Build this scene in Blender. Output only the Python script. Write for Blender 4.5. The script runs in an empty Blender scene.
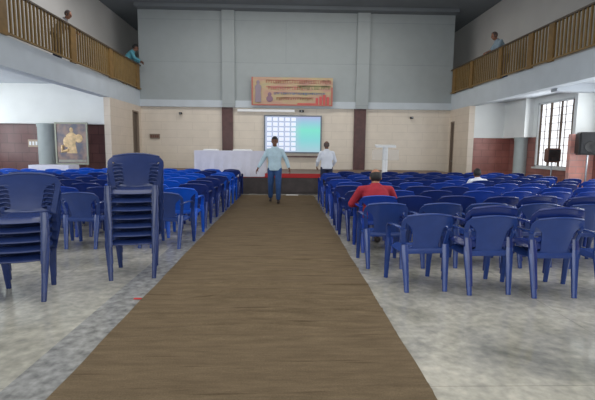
import bpy, bmesh, math, random
from math import sin, cos, pi, radians, hypot
from mathutils import Vector, Matrix
random.seed(7)
scene = bpy.context.scene
COL = scene.collection

# ------------------------------------------------------------------ materials
def mat(name, rgb, rough=0.6, metal=0.0, emit=None, emit_s=0.0, noise=0.0, nscale=5.0, bump=0.0, bscale=40.0, spec=0.5, coat=0.0):
    m = bpy.data.materials.new(name); m.use_nodes = True
    nt = m.node_tree; b = nt.nodes['Principled BSDF']
    b.inputs['Base Color'].default_value = (*rgb, 1)
    b.inputs['Roughness'].default_value = rough
    b.inputs['Metallic'].default_value = metal
    b.inputs['Specular IOR Level'].default_value = spec
    b.inputs['Coat Weight'].default_value = coat
    if emit:
        b.inputs['Emission Color'].default_value = (*emit, 1)
        b.inputs['Emission Strength'].default_value = emit_s
    tc = nt.nodes.new('ShaderNodeTexCoord')
    if noise:
        n = nt.nodes.new('ShaderNodeTexNoise'); n.inputs['Scale'].default_value = nscale; n.inputs['Detail'].default_value = 5
        r = nt.nodes.new('ShaderNodeValToRGB')
        r.color_ramp.elements[0].position = .3; r.color_ramp.elements[1].position = .7
        r.color_ramp.elements[0].color = (*[c*(1-noise) for c in rgb], 1)
        r.color_ramp.elements[1].color = (*[min(1, c*(1+noise)) for c in rgb], 1)
        nt.links.new(tc.outputs['Object'], n.inputs['Vector']); nt.links.new(n.outputs['Fac'], r.inputs['Fac'])
        nt.links.new(r.outputs['Color'], b.inputs['Base Color'])
    if bump:
        n2 = nt.nodes.new('ShaderNodeTexNoise'); n2.inputs['Scale'].default_value = bscale
        bp = nt.nodes.new('ShaderNodeBump'); bp.inputs['Strength'].default_value = bump; bp.inputs['Distance'].default_value = .02
        nt.links.new(tc.outputs['Object'], n2.inputs['Vector']); nt.links.new(n2.outputs['Fac'], bp.inputs['Height'])
        nt.links.new(bp.outputs['Normal'], b.inputs['Normal'])
    return m

def tile_mat(name, c1, c2, mortar, w, h, axis='xz', rough=0.4, msize=.012, noise=.12, offset=.5):
    m = bpy.data.materials.new(name); m.use_nodes = True
    nt = m.node_tree; b = nt.nodes['Principled BSDF']; b.inputs['Roughness'].default_value = rough
    tc = nt.nodes.new('ShaderNodeTexCoord'); sp = nt.nodes.new('ShaderNodeSeparateXYZ'); cb = nt.nodes.new('ShaderNodeCombineXYZ')
    nt.links.new(tc.outputs['Object'], sp.inputs[0])
    nt.links.new(sp.outputs['XYZ'.index(axis[0].upper())], cb.inputs[0]); nt.links.new(sp.outputs['XYZ'.index(axis[1].upper())], cb.inputs[1])
    br = nt.nodes.new('ShaderNodeTexBrick'); br.offset = offset
    br.inputs['Color1'].default_value = (*c1, 1); br.inputs['Color2'].default_value = (*c2, 1); br.inputs['Mortar'].default_value = (*mortar, 1)
    br.inputs['Scale'].default_value = 1; br.inputs['Mortar Size'].default_value = msize
    br.inputs['Brick Width'].default_value = w; br.inputs['Row Height'].default_value = h
    nt.links.new(cb.outputs[0], br.inputs['Vector'])
    n = nt.nodes.new('ShaderNodeTexNoise'); n.inputs['Scale'].default_value = 3; n.inputs['Detail'].default_value = 6
    nt.links.new(tc.outputs['Object'], n.inputs['Vector'])
    mr = nt.nodes.new('ShaderNodeMapRange'); mr.inputs['From Min'].default_value = .3; mr.inputs['From Max'].default_value = .7
    mr.inputs['To Min'].default_value = 1-noise; mr.inputs['To Max'].default_value = 1+noise
    nt.links.new(n.outputs['Fac'], mr.inputs['Value'])
    hv = nt.nodes.new('ShaderNodeHueSaturation')
    nt.links.new(br.outputs['Color'], hv.inputs['Color']); nt.links.new(mr.outputs[0], hv.inputs['Value'])
    nt.links.new(hv.outputs[0], b.inputs['Base Color'])
    return m

def srgb(r, g, b):
    f = lambda c: ((c/255+.055)/1.055)**2.4 if c > 10 else c/255/12.92
    return (f(r), f(g), f(b))

M = {}
M['upper'] = tile_mat('pale_grey_render', srgb(158,165,166), srgb(161,168,169), srgb(145,153,155), 30, 1.55, 'xz', .7, .01, .03)
M['fascia'] = mat('grey_blue_render', srgb(192,200,206), .7, noise=.05, nscale=2)
M['soffit'] = mat('soffit_render', srgb(185,190,196), .8, noise=.05, nscale=1.5)
M['ceiling'] = mat('dark_ceiling_render', srgb(122,128,132), .85, noise=.08, nscale=1)
M['white'] = mat('white_wall_paint', srgb(232,234,232), .75, noise=.04, nscale=1.5)
M['gal'] = mat('gallery_wall_paint', srgb(205,202,198), .8, noise=.04, nscale=1)
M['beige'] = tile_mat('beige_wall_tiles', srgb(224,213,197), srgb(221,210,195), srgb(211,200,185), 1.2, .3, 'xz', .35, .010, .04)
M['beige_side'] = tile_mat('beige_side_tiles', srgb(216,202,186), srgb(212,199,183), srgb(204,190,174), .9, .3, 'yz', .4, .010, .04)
M['maroon'] = mat('maroon_marble', srgb(88,58,56), .3, noise=.25, nscale=6)
M['dado_l'] = tile_mat('maroon_wall_tiles', srgb(116,80,78), srgb(104,70,70), srgb(84,60,60), .45, .3, 'xz', .35, .01, .15)
M['dado_r'] = tile_mat('red_brick_tiles', srgb(166,108,98), srgb(154,98,90), srgb(136,90,84), .5, .24, 'xz', .4, .012, .15)
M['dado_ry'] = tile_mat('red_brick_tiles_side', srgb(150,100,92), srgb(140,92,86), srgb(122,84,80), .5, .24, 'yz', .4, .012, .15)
M['pier'] = tile_mat('pink_brick_tiles', srgb(232,172,160), srgb(222,158,146), srgb(205,158,150), .36, .17, 'xz', .4, .012, .1)
M['column'] = mat('column_plaster', srgb(160,168,168), .6, noise=.08, nscale=4)
M['gold'] = mat('gold_painted_steel', srgb(132,106,62), .45, metal=.1, noise=.12, nscale=5)
M['gold_d'] = mat('dull_gold_panel', srgb(124,94,46), .5, noise=.2, nscale=8)
M['rail'] = mat('dark_bronze_handrail', srgb(82,66,48), .4)
M['trimw'] = mat('pale_window_paint', srgb(205,208,208), .5)
M['black'] = mat('black_plastic', srgb(22,22,24), .4)
M['grill'] = mat('speaker_grille', srgb(34,35,38), .7, bump=.4, bscale=200)
M['steel'] = mat('brushed_steel', srgb(170,175,180), .3, metal=.9)
M['whitep'] = mat('white_lacquer', srgb(238,240,242), .35)
M['cloth'] = mat('white_table_linen', srgb(226,224,236), .85, noise=.04, nscale=6, bump=.1, bscale=30)
M['red'] = mat('red_carpet_trim', srgb(190,50,52), .8)
M['stagef'] = mat('dark_stage_panel', srgb(78,70,70), .6, noise=.25, nscale=4)
M['stageft'] = mat('stage_boards', srgb(120,100,88), .6, noise=.15)
M['door'] = mat('dark_doorway_leaf', srgb(96,84,74), .5, noise=.1)
M['frame'] = mat('door_frame_brown', srgb(134,118,104), .5)
M['curtain'] = mat('brown_curtain_fabric', srgb(120,104,92), .85, noise=.15, nscale=12)
M['pane'] = mat('daylit_frosted_pane', srgb(235,238,240), .4, emit=(.93,.96,1), emit_s=1.1)
M['brownw'] = mat('brown_cabinet_wood', srgb(112,78,66), .5, noise=.15, nscale=8)
M['paper'] = mat('white_paper', srgb(235,235,235), .8)
M['bluew'] = mat('pale_switch_plastic', srgb(180,160,140), .4)

def plastic(name, rgb, rough=.3):
    m = mat(name, rgb, rough-.07, noise=.08, nscale=9, bump=.04, bscale=150, spec=.5)
    return m
M['navy'] = plastic('navy_plastic', srgb(38,62,124), .3)
M['navy_d'] = plastic('dark_navy_plastic', srgb(28,46,108), .3)
M['royal'] = plastic('royal_blue_plastic', srgb(18,84,196), .35)
M['medium'] = plastic('medium_blue_plastic', srgb(30,62,150), .32)

M['slate'] = plastic('slate_navy_plastic', srgb(40,56,104), .33)
M['slate_d'] = plastic('deep_navy_plastic', srgb(33,48,94), .33)
# polished concrete floor
def floor_mat():
    m = bpy.data.materials.new('polished_stone_floor'); m.use_nodes = True
    nt = m.node_tree; b = nt.nodes['Principled BSDF']; b.inputs['IOR'].default_value = 1.65; b.inputs['Specular IOR Level'].default_value = .6
    tc = nt.nodes.new('ShaderNodeTexCoord')
    n1 = nt.nodes.new('ShaderNodeTexNoise'); n1.inputs['Scale'].default_value = 1.3; n1.inputs['Detail'].default_value = 8; n1.inputs['Roughness'].default_value = .65; n1.inputs['Distortion'].default_value = .6
    r1 = nt.nodes.new('ShaderNodeValToRGB'); e = r1.color_ramp.elements
    e[0].position = .3; e[0].color = (*srgb(128,128,120), 1); e[1].position = .72; e[1].color = (*srgb(204,200,188), 1)
    x = e.new(.5); x.color = (*srgb(172,170,160), 1)
    n2 = nt.nodes.new('ShaderNodeTexNoise'); n2.inputs['Scale'].default_value = 14; n2.inputs['Detail'].default_value = 6
    r2 = nt.nodes.new('ShaderNodeValToRGB'); r2.color_ramp.elements[0].color = (.75,.75,.75,1); r2.color_ramp.elements[1].color = (1.15,1.13,1.1,1)
    r2.color_ramp.elements[0].position = .3; r2.color_ramp.elements[1].position = .7
    mx = nt.nodes.new('ShaderNodeMix'); mx.data_type = 'RGBA'; mx.blend_type = 'MULTIPLY'; mx.inputs[0].default_value = 1
    for n in (n1, n2): nt.links.new(tc.outputs['Object'], n.inputs['Vector'])
    nt.links.new(n1.outputs['Fac'], r1.inputs['Fac']); nt.links.new(n2.outputs['Fac'], r2.inputs['Fac'])
    nt.links.new(r1.outputs[0], mx.inputs[6]); nt.links.new(r2.outputs[0], mx.inputs[7])
    br = nt.nodes.new('ShaderNodeTexBrick'); br.offset = 0
    br.inputs['Color1'].default_value = (1,1,1,1); br.inputs['Color2'].default_value = (.97,.97,.97,1); br.inputs['Mortar'].default_value = (.72,.72,.72,1)
    br.inputs['Scale'].default_value = 1; br.inputs['Mortar Size'].default_value = .004; br.inputs['Brick Width'].default_value = 2.4; br.inputs['Row Height'].default_value = 2.4
    nt.links.new(tc.outputs['Object'], br.inputs['Vector'])
    m2 = nt.nodes.new('ShaderNodeMix'); m2.data_type = 'RGBA'; m2.blend_type = 'MULTIPLY'; m2.inputs[0].default_value = 1
    nt.links.new(mx.outputs[2], m2.inputs[6]); nt.links.new(br.outputs['Color'], m2.inputs[7])
    nt.links.new(m2.outputs[2], b.inputs['Base Color'])
    rr = nt.nodes.new('ShaderNodeMapRange'); rr.inputs['To Min'].default_value = .06; rr.inputs['To Max'].default_value = .24
    rr.inputs['From Min'].default_value = .35; rr.inputs['From Max'].default_value = .65
    nt.links.new(n1.outputs['Fac'], rr.inputs['Value']); nt.links.new(rr.outputs[0], b.inputs['Roughness'])
    return m
M['floor'] = floor_mat()
M['strip'] = mat('grey_border_stone', srgb(142,142,140), .2, noise=.4, nscale=14)

def jute_mat():
    m = bpy.data.materials.new('brown_jute_matting'); m.use_nodes = True
    nt = m.node_tree; b = nt.nodes['Principled BSDF']; b.inputs['Roughness'].default_value = .95; b.inputs['Specular IOR Level'].default_value = .1
    tc = nt.nodes.new('ShaderNodeTexCoord')
    mp = nt.nodes.new('ShaderNodeMapping'); mp.inputs['Scale'].default_value = (1.6, 9, 1)
    n1 = nt.nodes.new('ShaderNodeTexNoise'); n1.inputs['Scale'].default_value = 1.6; n1.inputs['Detail'].default_value = 8; n1.inputs['Roughness'].default_value = .7
    r = nt.nodes.new('ShaderNodeValToRGB'); e = r.color_ramp.elements
    e[0].position = .28; e[0].color = (*srgb(92,79,62), 1); e[1].position = .75; e[1].color = (*srgb(120,104,83), 1)
    n2 = nt.nodes.new('ShaderNodeTexNoise'); n2.inputs['Scale'].default_value = 90; n2.inputs['Detail'].default_value = 3
    mr = nt.nodes.new('ShaderNodeMapRange'); mr.inputs['To Min'].default_value = .75; mr.inputs['To Max'].default_value = 1.25
    hs = nt.nodes.new('ShaderNodeHueSaturation')
    nt.links.new(tc.outputs['Object'], mp.inputs[0]); nt.links.new(mp.outputs[0], n1.inputs['Vector']); nt.links.new(tc.outputs['Object'], n2.inputs['Vector'])
    nt.links.new(n1.outputs['Fac'], r.inputs['Fac']); nt.links.new(n2.outputs['Fac'], mr.inputs['Value'])
    nt.links.new(r.outputs[0], hs.inputs['Color']); nt.links.new(mr.outputs[0], hs.inputs['Value']); 
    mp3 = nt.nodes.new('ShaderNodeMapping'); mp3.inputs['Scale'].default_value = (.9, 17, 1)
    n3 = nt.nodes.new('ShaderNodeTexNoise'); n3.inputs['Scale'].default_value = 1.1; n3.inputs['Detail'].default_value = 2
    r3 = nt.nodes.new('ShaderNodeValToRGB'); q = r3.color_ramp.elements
    q[0].position = .30; q[0].color = (.66,.64,.62,1); q[1].position = .36; q[1].color = (1,1,1,1)  # shade of the creases painted into the matting colour as thin dark bands
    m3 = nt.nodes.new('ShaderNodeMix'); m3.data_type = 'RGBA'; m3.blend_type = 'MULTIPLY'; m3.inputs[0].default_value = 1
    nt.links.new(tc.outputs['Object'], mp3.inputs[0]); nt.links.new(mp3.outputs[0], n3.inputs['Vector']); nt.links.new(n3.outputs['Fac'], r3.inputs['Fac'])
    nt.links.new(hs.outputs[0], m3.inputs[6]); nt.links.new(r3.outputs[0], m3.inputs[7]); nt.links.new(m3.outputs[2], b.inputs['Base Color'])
    bp = nt.nodes.new('ShaderNodeBump'); bp.inputs['Strength'].default_value = .5; bp.inputs['Distance'].default_value = .01
    nt.links.new(n2.outputs['Fac'], bp.inputs['Height']); nt.links.new(bp.outputs[0], b.inputs['Normal'])
    return m
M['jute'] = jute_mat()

# ------------------------------------------------------------------ mesh helpers
def NB(): return bmesh.new()
def box(bm, x0, x1, y0, y1, z0, z1):
    v = [bm.verts.new((x, y, z)) for x in (x0, x1) for y in (y0, y1) for z in (z0, z1)]
    for f in ((0,1,3,2),(4,6,7,5),(0,4,5,1),(2,3,7,6),(0,2,6,4),(1,5,7,3)): bm.faces.new([v[i] for i in f])
    return v
def frame_of(d):
    d = d.normalized(); a = Vector((0,0,1)) if abs(d.z) < .9 else Vector((1,0,0))
    u = d.cross(a).normalized(); return u, d.cross(u).normalized()
def rings(bm, rs, cap=True):
    prev = None; first = None
    for pts in rs:
        vs = [bm.verts.new(p) for p in pts]
        if prev:
            for i in range(len(vs)):
                j = (i+1) % len(vs); bm.faces.new((prev[i], prev[j], vs[j], vs[i]))
        else: first = vs
        prev = vs
    if cap: bm.faces.new(first[::-1]); bm.faces.new(prev)
def tube(bm, pts, rad, n=10):
    pts = [Vector(p) for p in pts]
    if not isinstance(rad, (list, tuple)): rad = [rad]*len(pts)
    rs = []; u = None
    for i, p in enumerate(pts):
        d = (pts[min(i+1, len(pts)-1)] - pts[max(i-1, 0)]).normalized()
        if u is None: u, w = frame_of(d)
        else:
            u = (u - d*u.dot(d)).normalized(); w = d.cross(u)
        rs.append([p + (u*cos(2*pi*k/n) + w*sin(2*pi*k/n))*rad[i] for k in range(n)])
    rings(bm, rs)
def bar(bm, pts, secs, right):
    """rectangular section sweep: secs (half width along right, half depth)"""
    pts = [Vector(p) for p in pts]; right = Vector(right); rs = []
    for i, p in enumerate(pts):
        d = (pts[min(i+1, len(pts)-1)] - pts[max(i-1, 0)]).normalized()
        r = (right - d*right.dot(d)).normalized(); q = d.cross(r)
        a, b = secs[i] if isinstance(secs, list) else secs
        c = .55
        rs.append([p + r*(a*s)+q*(b*t) for s, t in ((1,c),(c,1),(-c,1),(-1,c),(-1,-c),(-c,-1),(c,-1),(1,-c))])
    rings(bm, rs)
def ellip(bm, c, r, seg=16, ring=10, rot=None):
    mtx = Matrix.Translation(c) @ (rot.to_4x4() if rot else Matrix()) @ Matrix.Diagonal((*r, 1))
    bmesh.ops.create_uvsphere(bm, u_segments=seg, v_segments=ring, radius=1, matrix=mtx)
def loft(bm, secs, right=(1,0,0), n=16):
    rs = []; right = Vector(right); cs = [Vector(s[0]) for s in secs]
    for i, (c, rx, ry) in enumerate(secs):
        c = Vector(c); d = (cs[min(i+1, len(cs)-1)] - cs[max(i-1, 0)]).normalized()
        r = (right - d*right.dot(d)).normalized(); q = d.cross(r)
        rs.append([c + r*(rx*cos(2*pi*k/n)) + q*(ry*sin(2*pi*k/n)) for k in range(n)])
    rings(bm, rs)
def lathe(bm, prof, c, n=24):
    rs = [[(c[0]+r*cos(2*pi*k/n), c[1]+r*sin(2*pi*k/n), c[2]+z) for k in range(n)] for r, z in prof]
    rings(bm, rs)
def mesh(name, bm, m, smooth=False, ang=35):
    bmesh.ops.recalc_face_normals(bm, faces=bm.faces)
    me = bpy.data.meshes.new(name); bm.to_mesh(me); bm.free()
    me.materials.append(m if not isinstance(m, str) else M[m])
    if smooth:
        for p in me.polygons: p.use_smooth = True
        try: me.set_sharp_from_angle(angle=radians(ang))
        except Exception: pass
    return me
def obj(name, bm, m, parent=None, smooth=False, loc=None, label=None):
    me = bm if isinstance(bm, bpy.types.Mesh) else mesh(name, bm, m, smooth)
    o = bpy.data.objects.new(name, me); COL.objects.link(o)
    if parent: o.parent = parent
    if loc: o.location = loc
    if label: o['label'] = label
    return o
def tag(o, label, cat, group=None):
    o['label'] = label; o['category'] = cat
    if group: o['group'] = group
    return o
def thing(name, label, cat, loc=(0,0,0), rz=0, group=None):
    o = bpy.data.objects.new(name, None); COL.objects.link(o); o.location = loc; o.rotation_euler = (0,0,rz); o.empty_display_size = .1
    return tag(o, label, cat, group)
def struct(name, bm, m, parent=None, smooth=False):
    o = obj(name, bm, m, parent, smooth)
    if not parent: o['kind'] = 'structure'
    return o
def S(name, m, *boxes, parent=None):
    bm = NB()
    for b in boxes: box(bm, *b)
    return struct(name, bm, m, parent)

# ------------------------------------------------------------------ room
XL, XR, D2 = -5.56, 6.46, 17.0
ZB, ZF, ZR, ZC = 2.97, 3.57, 4.50, 6.65
Y0 = -4.0
OL, OR = -9.8, 8.0            # outer aisle walls
DL, DR = 14.05, 15.2          # aisle end walls
GL, GR = -6.75, 7.55          # gallery back walls
S('floor', 'floor', (OL-.2, OR+.2, Y0, 20.7, -.2, 0))
S('trim_1', 'strip', (-1.62, -1.30, Y0+.02, 12.95, 0, .003))['label'] = 'grey stone border'
S('ceiling', 'ceiling', (GL-.2, GR+.2, Y0, 20.7, ZC, ZC+.2))
S('trim_2', 'ceiling', (XL, XR, 16.55, D2, ZC-.12, ZC))
# back wall: tiled lower storey, rendered upper storey
S('wall_back', 'beige', (XL-.2, XR+.2, D2, D2+.25, 0, ZB))
S('wall_back_upper', 'upper', (XL, XR, D2-.04, D2+.25, ZB, ZC))
for i, x in enumerate((-2.18, 2.95)):
    S('trim_%d' % (3+i), 'upper', (x-.24, x+.24, D2-.16, D2-.04, ZB+.002, ZC-.12))
for i, (a, b) in enumerate(((-2.45, -2.03), (2.67, 3.13))):
    S('trim_%d' % (5+i), 'maroon', (a, b, D2-.09, D2, 0, ZB))
S('trim_7', 'fascia', (XL, XR, D2-.10, D2-.04, ZB, ZB+.26))
# nave side walls with doors near the stage
def side_wall(name, x, s, d0, dy0, dy1, ztop):
    b = []
    t = .2
    x0, x1 = (x-t, x) if s < 0 else (x, x+t)
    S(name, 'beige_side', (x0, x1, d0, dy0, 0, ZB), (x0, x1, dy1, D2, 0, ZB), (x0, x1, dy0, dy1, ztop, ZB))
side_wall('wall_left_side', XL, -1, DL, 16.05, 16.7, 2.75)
side_wall('wall_right_side', XR, 1, DR, 16.5, 16.85, 2.52)
for n, x, s, a, b, zt in (('door_1', XL, -1, 16.05, 16.7, 2.75), ('door_2', XR, 1, 16.5, 16.85, 2.52)):
    d = bpy.data.objects.new(n, None); COL.objects.link(d); d['kind'] = 'structure'; d.location = (x, (a+b)/2, 0)
    w = (b-a)/2
    bm = NB(); box(bm, s*.06, s*.11, -w+.05, w-.05, 0, zt-.05); obj('door_leaf', bm, 'door', d)
    bm = NB(); box(bm, -.01*s, s*.12, -w, -w+.05, 0, zt); box(bm, -.01*s, s*.12, w-.05, w, 0, zt); box(bm, -.01*s, s*.12, -w+.05, w-.05, zt-.05, zt)
    obj('door_frame', bm, 'frame', d)
    bm = NB(); tube(bm, [(s*.05, -w+.12, 1.0), (s*.02, -w+.12, 1.0), (s*.02, -w+.22, 1.0)], .012); obj('door_handle', bm, 'steel', d, True)
# balconies: beam + slab
S('trim_8', 'fascia', (XL-.28, XL, Y0, D2, ZB, ZF))
S('trim_9', 'fascia', (XR, XR+.28, Y0, D2, ZB, ZF))
S('ceiling_aisle_left', 'soffit', (OL-.2, XL-.28, Y0, 20.7, 3.36, ZF-.01))
S('ceiling_aisle_right', 'soffit', (XR+.28, OR+.2, Y0, 20.7, 3.10, ZF-.01))
# downstand beams across the aisles
S('trim_10', 'soffit', (OL, XL-.28, 9.4, 9.75, 3.08, 3.36))
S('trim_11', 'soffit', (XR+.28, OR, 10.75, 10.99, 2.9, 3.10))
# gallery walls above
S('wall_left_gallery', 'gal', (GL-.2, GL, Y0, 20.7, ZF-.01, ZC))
S('wall_right_gallery', 'gal', (GR, GR+.2, Y0, 20.7, ZF-.01, ZC))
S('wall_end_gallery', 'gal', (GL-.2, GR+.2, 20.7, 20.9, 0, ZC+.2))
# aisle end walls: white above, tiled dado recessed under it
S('wall_left_end', 'white', (OL, XL-.2, DL, DL+.6, 2.12, 3.36))
S('wall_left_dado', 'dado_l', (OL, XL-.2, DL+.28, DL+.6, 0, 2.12))
S('wall_left_corner', 'beige_side', (XL-.2, XL-.001, DL-.001, DL+.2, 0, ZB))
S('wall_right_end', 'white', (XR+.2, OR, DR, DR+.5, 1.86, 3.10))
S('wall_right_dado', 'dado_r', (XR+.2, OR, DR+.05, DR+.5, 0, 1.86))
# outer left wall: parapet and piers between open windows (outside the view)
S('wall_left_outer', 'white', (OL-.2, OL, Y0, DL+.6, 0, 1.0), (OL-.2, OL, Y0, DL+.6, 2.9, 3.36), *[(OL-.2, OL, y, y+.5, 1.0, 2.9) for y in (-4, -.5, 3, 6.5, 10, 13.9)])
# outer right wall with the visible window
WY0, WY1, WZ0, WZ1 = 11.7, 13.62, .92, 2.92
S('wall_right_outer', 'white', (OR, OR+.2, Y0, WY0, 1.86, 3.10), (7.72, OR+.2, WY1+.25, DR-.001, 1.86, 3.10), (OR, OR+.2, WY1, DR+.5, 1.86, 3.10), (OR, OR+.2, WY0, WY1, WZ1, 3.10))
S('wall_right_outer_dado', 'dado_ry', (OR, OR+.2, WY1, DR+.5, 0, 1.86), (OR, OR+.2, Y0, WY0, 0, 1.86), (OR, OR+.2, WY0, WY1, 0, WZ0))
S('wall_right_pier_upper', 'white', (7.46, OR, 11.0, 11.12, 1.86, 2.9))
S('wall_right_pier', 'pier', (7.37, OR, 11.0, 11.12, 0, 1.86))
S('wall_rear', 'white', (OL-.2, OR+.2, Y0-.2, Y0, 3.1, ZC+.2), (OL-.2, -5, Y0-.2, Y0, 0, 3.1), (5, OR+.2, Y0-.2, Y0, 0, 3.1))
# window with grille and curtain strips
w = bpy.data.objects.new('window_1', None); COL.objects.link(w); w['kind'] = 'structure'; w.location = (OR, (WY0+WY1)/2, WZ0)
hw, hh = (WY1-WY0)/2, WZ1-WZ0
bm = NB()
for a in (-hw, hw-.06): box(bm, -.02, .14, a, a+.06, 0, hh)
for z in (0, hh-.06): box(bm, -.02, .14, -hw, hw, z, z+.06)
obj('window_frame', bm, 'trimw', w)
bm = NB(); box(bm, .10, .11, -hw+.06, hw-.06, .06, hh-.06); obj('window_pane', bm, 'pane', w)
bm = NB()
for k in range(1, 9): tube(bm, [(.04, -hw+.06, k*hh/9), (.04, hw-.06, k*hh/9)], .008, 6)
for k in range(1, 6): tube(bm, [(.055, -hw+k*2*hw/6, .06), (.055, -hw+k*2*hw/6, hh-.06)], .011, 6)
obj('window_grille', bm, 'curtain', w)
for k in range(4):
    yc = -hw+.2+k*(2*hw-.4)/3; bm = NB()
    pts = 9; rs = []
    for zi in range(7):
        z = .06+zi*(hh-.12)/6; ww = .05+.012*sin(zi*1.7+k)
        rs.append([(-.03-.018*sin(j*2.2), yc-ww+2*ww*j/(pts-1), z) for j in range(pts)] + [(-.022-.018*sin(j*2.2), yc-ww+2*ww*j/(pts-1), z) for j in range(pts-1, -1, -1)])
    rings(bm, rs); obj('curtain', bm, 'curtain', w, True)
bm = NB(); box(bm, -.08, .02, -hw-.05, hw+.05, -.05, 0); obj('window_sill', bm, 'trimw', w)
# round columns
def column(name, x, y, r, z1, label):
    bm = NB(); lathe(bm, [(r*1.12, 0), (r*1.12, .18), (r, .22), (r, z1-.12), (r*1.06, z1-.08), (r*1.1, z1)], (0,0,0), 32)
    o = obj(name, bm, 'column', None, True, (x, y, 0)); tag(o, label, 'column'); o['kind'] = 'structure'
column('column_left', -7.56, DL+.02, .29, 2.12, 'round grey plaster column between maroon tiles and framed picture')
column('column_right', 7.90, 14.3, .22, 1.86, 'round pale grey column beside the barred window')

# ------------------------------------------------------------------ balcony railings
def railing(x, posts, label, wide):
    t = thing('balcony_railing', label, 'railing', (x, 0, ZF))
    ys = sorted(posts); H_ = ZR-ZF
    bm = NB(); box(bm, -.04, .04, Y0+.1, D2-.06, H_-.04, H_); obj('handrail', bm, 'rail', t)
    bm = NB(); box(bm, -.025, .025, Y0+.1, D2-.06, .03, .07); obj('bottom_rail', bm, 'gold', t)
    for y in ys:
        bm = NB(); box(bm, -.03, .03, y-wide/2, y+wide/2, 0, H_-.04); obj('post', bm, 'gold_d', t)
    edges = [Y0+.1] + ys + [D2-.06]
    for a, b in zip(edges, edges[1:]):
        a += wide/2; b -= wide/2
        n = max(2, int((b-a)/.135)); bm = NB()
        for k in range(1, n):
            y = a+(b-a)*k/n; box(bm, -.018, .018, y-.022, y+.022, .07, H_-.04)
        obj('baluster_panel', bm, 'gold', t)
    return t
railing(XL+.04, [5.4, 8.85, 11.7, 14.15, 16.62], 'gold balcony railing on the left gallery', .3)
railing(XR-.04, [5.0, 8.6, 10.6, 11.5, 13.1, 15.1, 16.6], 'gold balcony railing on the right gallery', .22)

# ------------------------------------------------------------------ stage and things on it
SY, SZ = 13.45, .62
t = thing('stage', 'low dark stage with red trimmed edge at the end of the aisle', 'stage', (0, SY, 0))
bm = NB(); box(bm, -4.6, 5.9, .02, D2-.12-SY, 0, SZ-.04); obj('riser', bm, 'stagef', t)
bm = NB(); box(bm, -4.62, 5.92, 0, D2-.12-SY, SZ-.04, SZ); obj('deck', bm, 'stageft', t)
bm = NB(); box(bm, -4.62, 5.92, -.02, 0, SZ-.11, SZ+.02); obj('edge_trim', bm, 'red', t)
for k in range(7):
    bm = NB(); box(bm, -4.5+k*1.47, -3.12+k*1.47, -.005, .02, .06, SZ-.13); obj('riser_panel', bm, 'stagef', t)
# tables under white cloth
def drape(w, d, h, amp=.025, drop=None, front=0):
    bm = NB(); drop = drop or h; n = 72; per = []
    pts = []
    def P(s):
        L = 2*(w+d); s %= L
        if s < w: return (-w/2+s, -d/2, 0, -1)
        s -= w
        if s < d: return (w/2, -d/2+s, 1, 0)
        s -= d
        if s < w: return (w/2-s, d/2, 0, 1)
        s -= w; return (-w/2, d/2-s, -1, 0)
    rs = []
    L = 2*(w+d); N = int(L/.05)
    for i in range(7):
        f = i/6; ring = []
        for k in range(N):
            x, y, nx, ny = P(k*L/N); a = (.01+amp*f*(sin(k*1.15)+.5*sin(k*.53+1)) + .03*f)
            ring.append((x+nx*a, y+ny*a, h-(drop+(front if ny < 0 else 0))*f))
        rs.append(ring)
    prev = None
    for r_ in rs:
        vs = [bm.verts.new(p) for p in r_]
        if prev:
            for i in range(N): bm.faces.new((prev[i], prev[(i+1)%N], vs[(i+1)%N], vs[i]))
        else: bm.faces.new(vs)
        prev = vs
    return bm
def trestle(name, label, loc, w, d, h):
    t = thing(name, label, 'table', loc)
    bm = NB(); box(bm, -w/2, w/2, -d/2, d/2, h-.03, h); obj('tabletop', bm, 'brownw', t)
    for sx in (-1, 1):
        for sy in (-1, 1):
            bm = NB(); tube(bm, [(sx*(w/2-.08), sy*(d/2-.07), 0), (sx*(w/2-.08), sy*(d/2-.07), h-.03)], .018, 8); obj('leg', bm, 'steel', t)
trestle('folding_table', 'long table on the stage hidden under white pleated cloth', (-1.72, 13.79, SZ), 2.15, .7, .70)
c = obj('tablecloth', drape(2.17, .72, .712, .015, .68, .12), 'cloth', None, True, (-1.72, 13.79, SZ)); tag(c, 'white pleated cloth over the long stage table left of the screen', 'tablecloth')
# cloth slightly longer over stage front is flush with the edge
for i, (x, wd, lab) in enumerate(((-2.35, .45, 'white paper stack at the left end of the stage table'), (-1.35, .6, 'white paper stack near the middle of the stage table'))):
    bm = NB(); box(bm, -wd/2, wd/2, -.15, .15, 0, .03); box(bm, -wd/2+.03, wd/2-.05, -.13, .12, .03, .045)
    tag(obj('paper_stack', bm, 'paper', None, False, (x, 13.82, SZ+.7145)), lab, 'papers')

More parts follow.
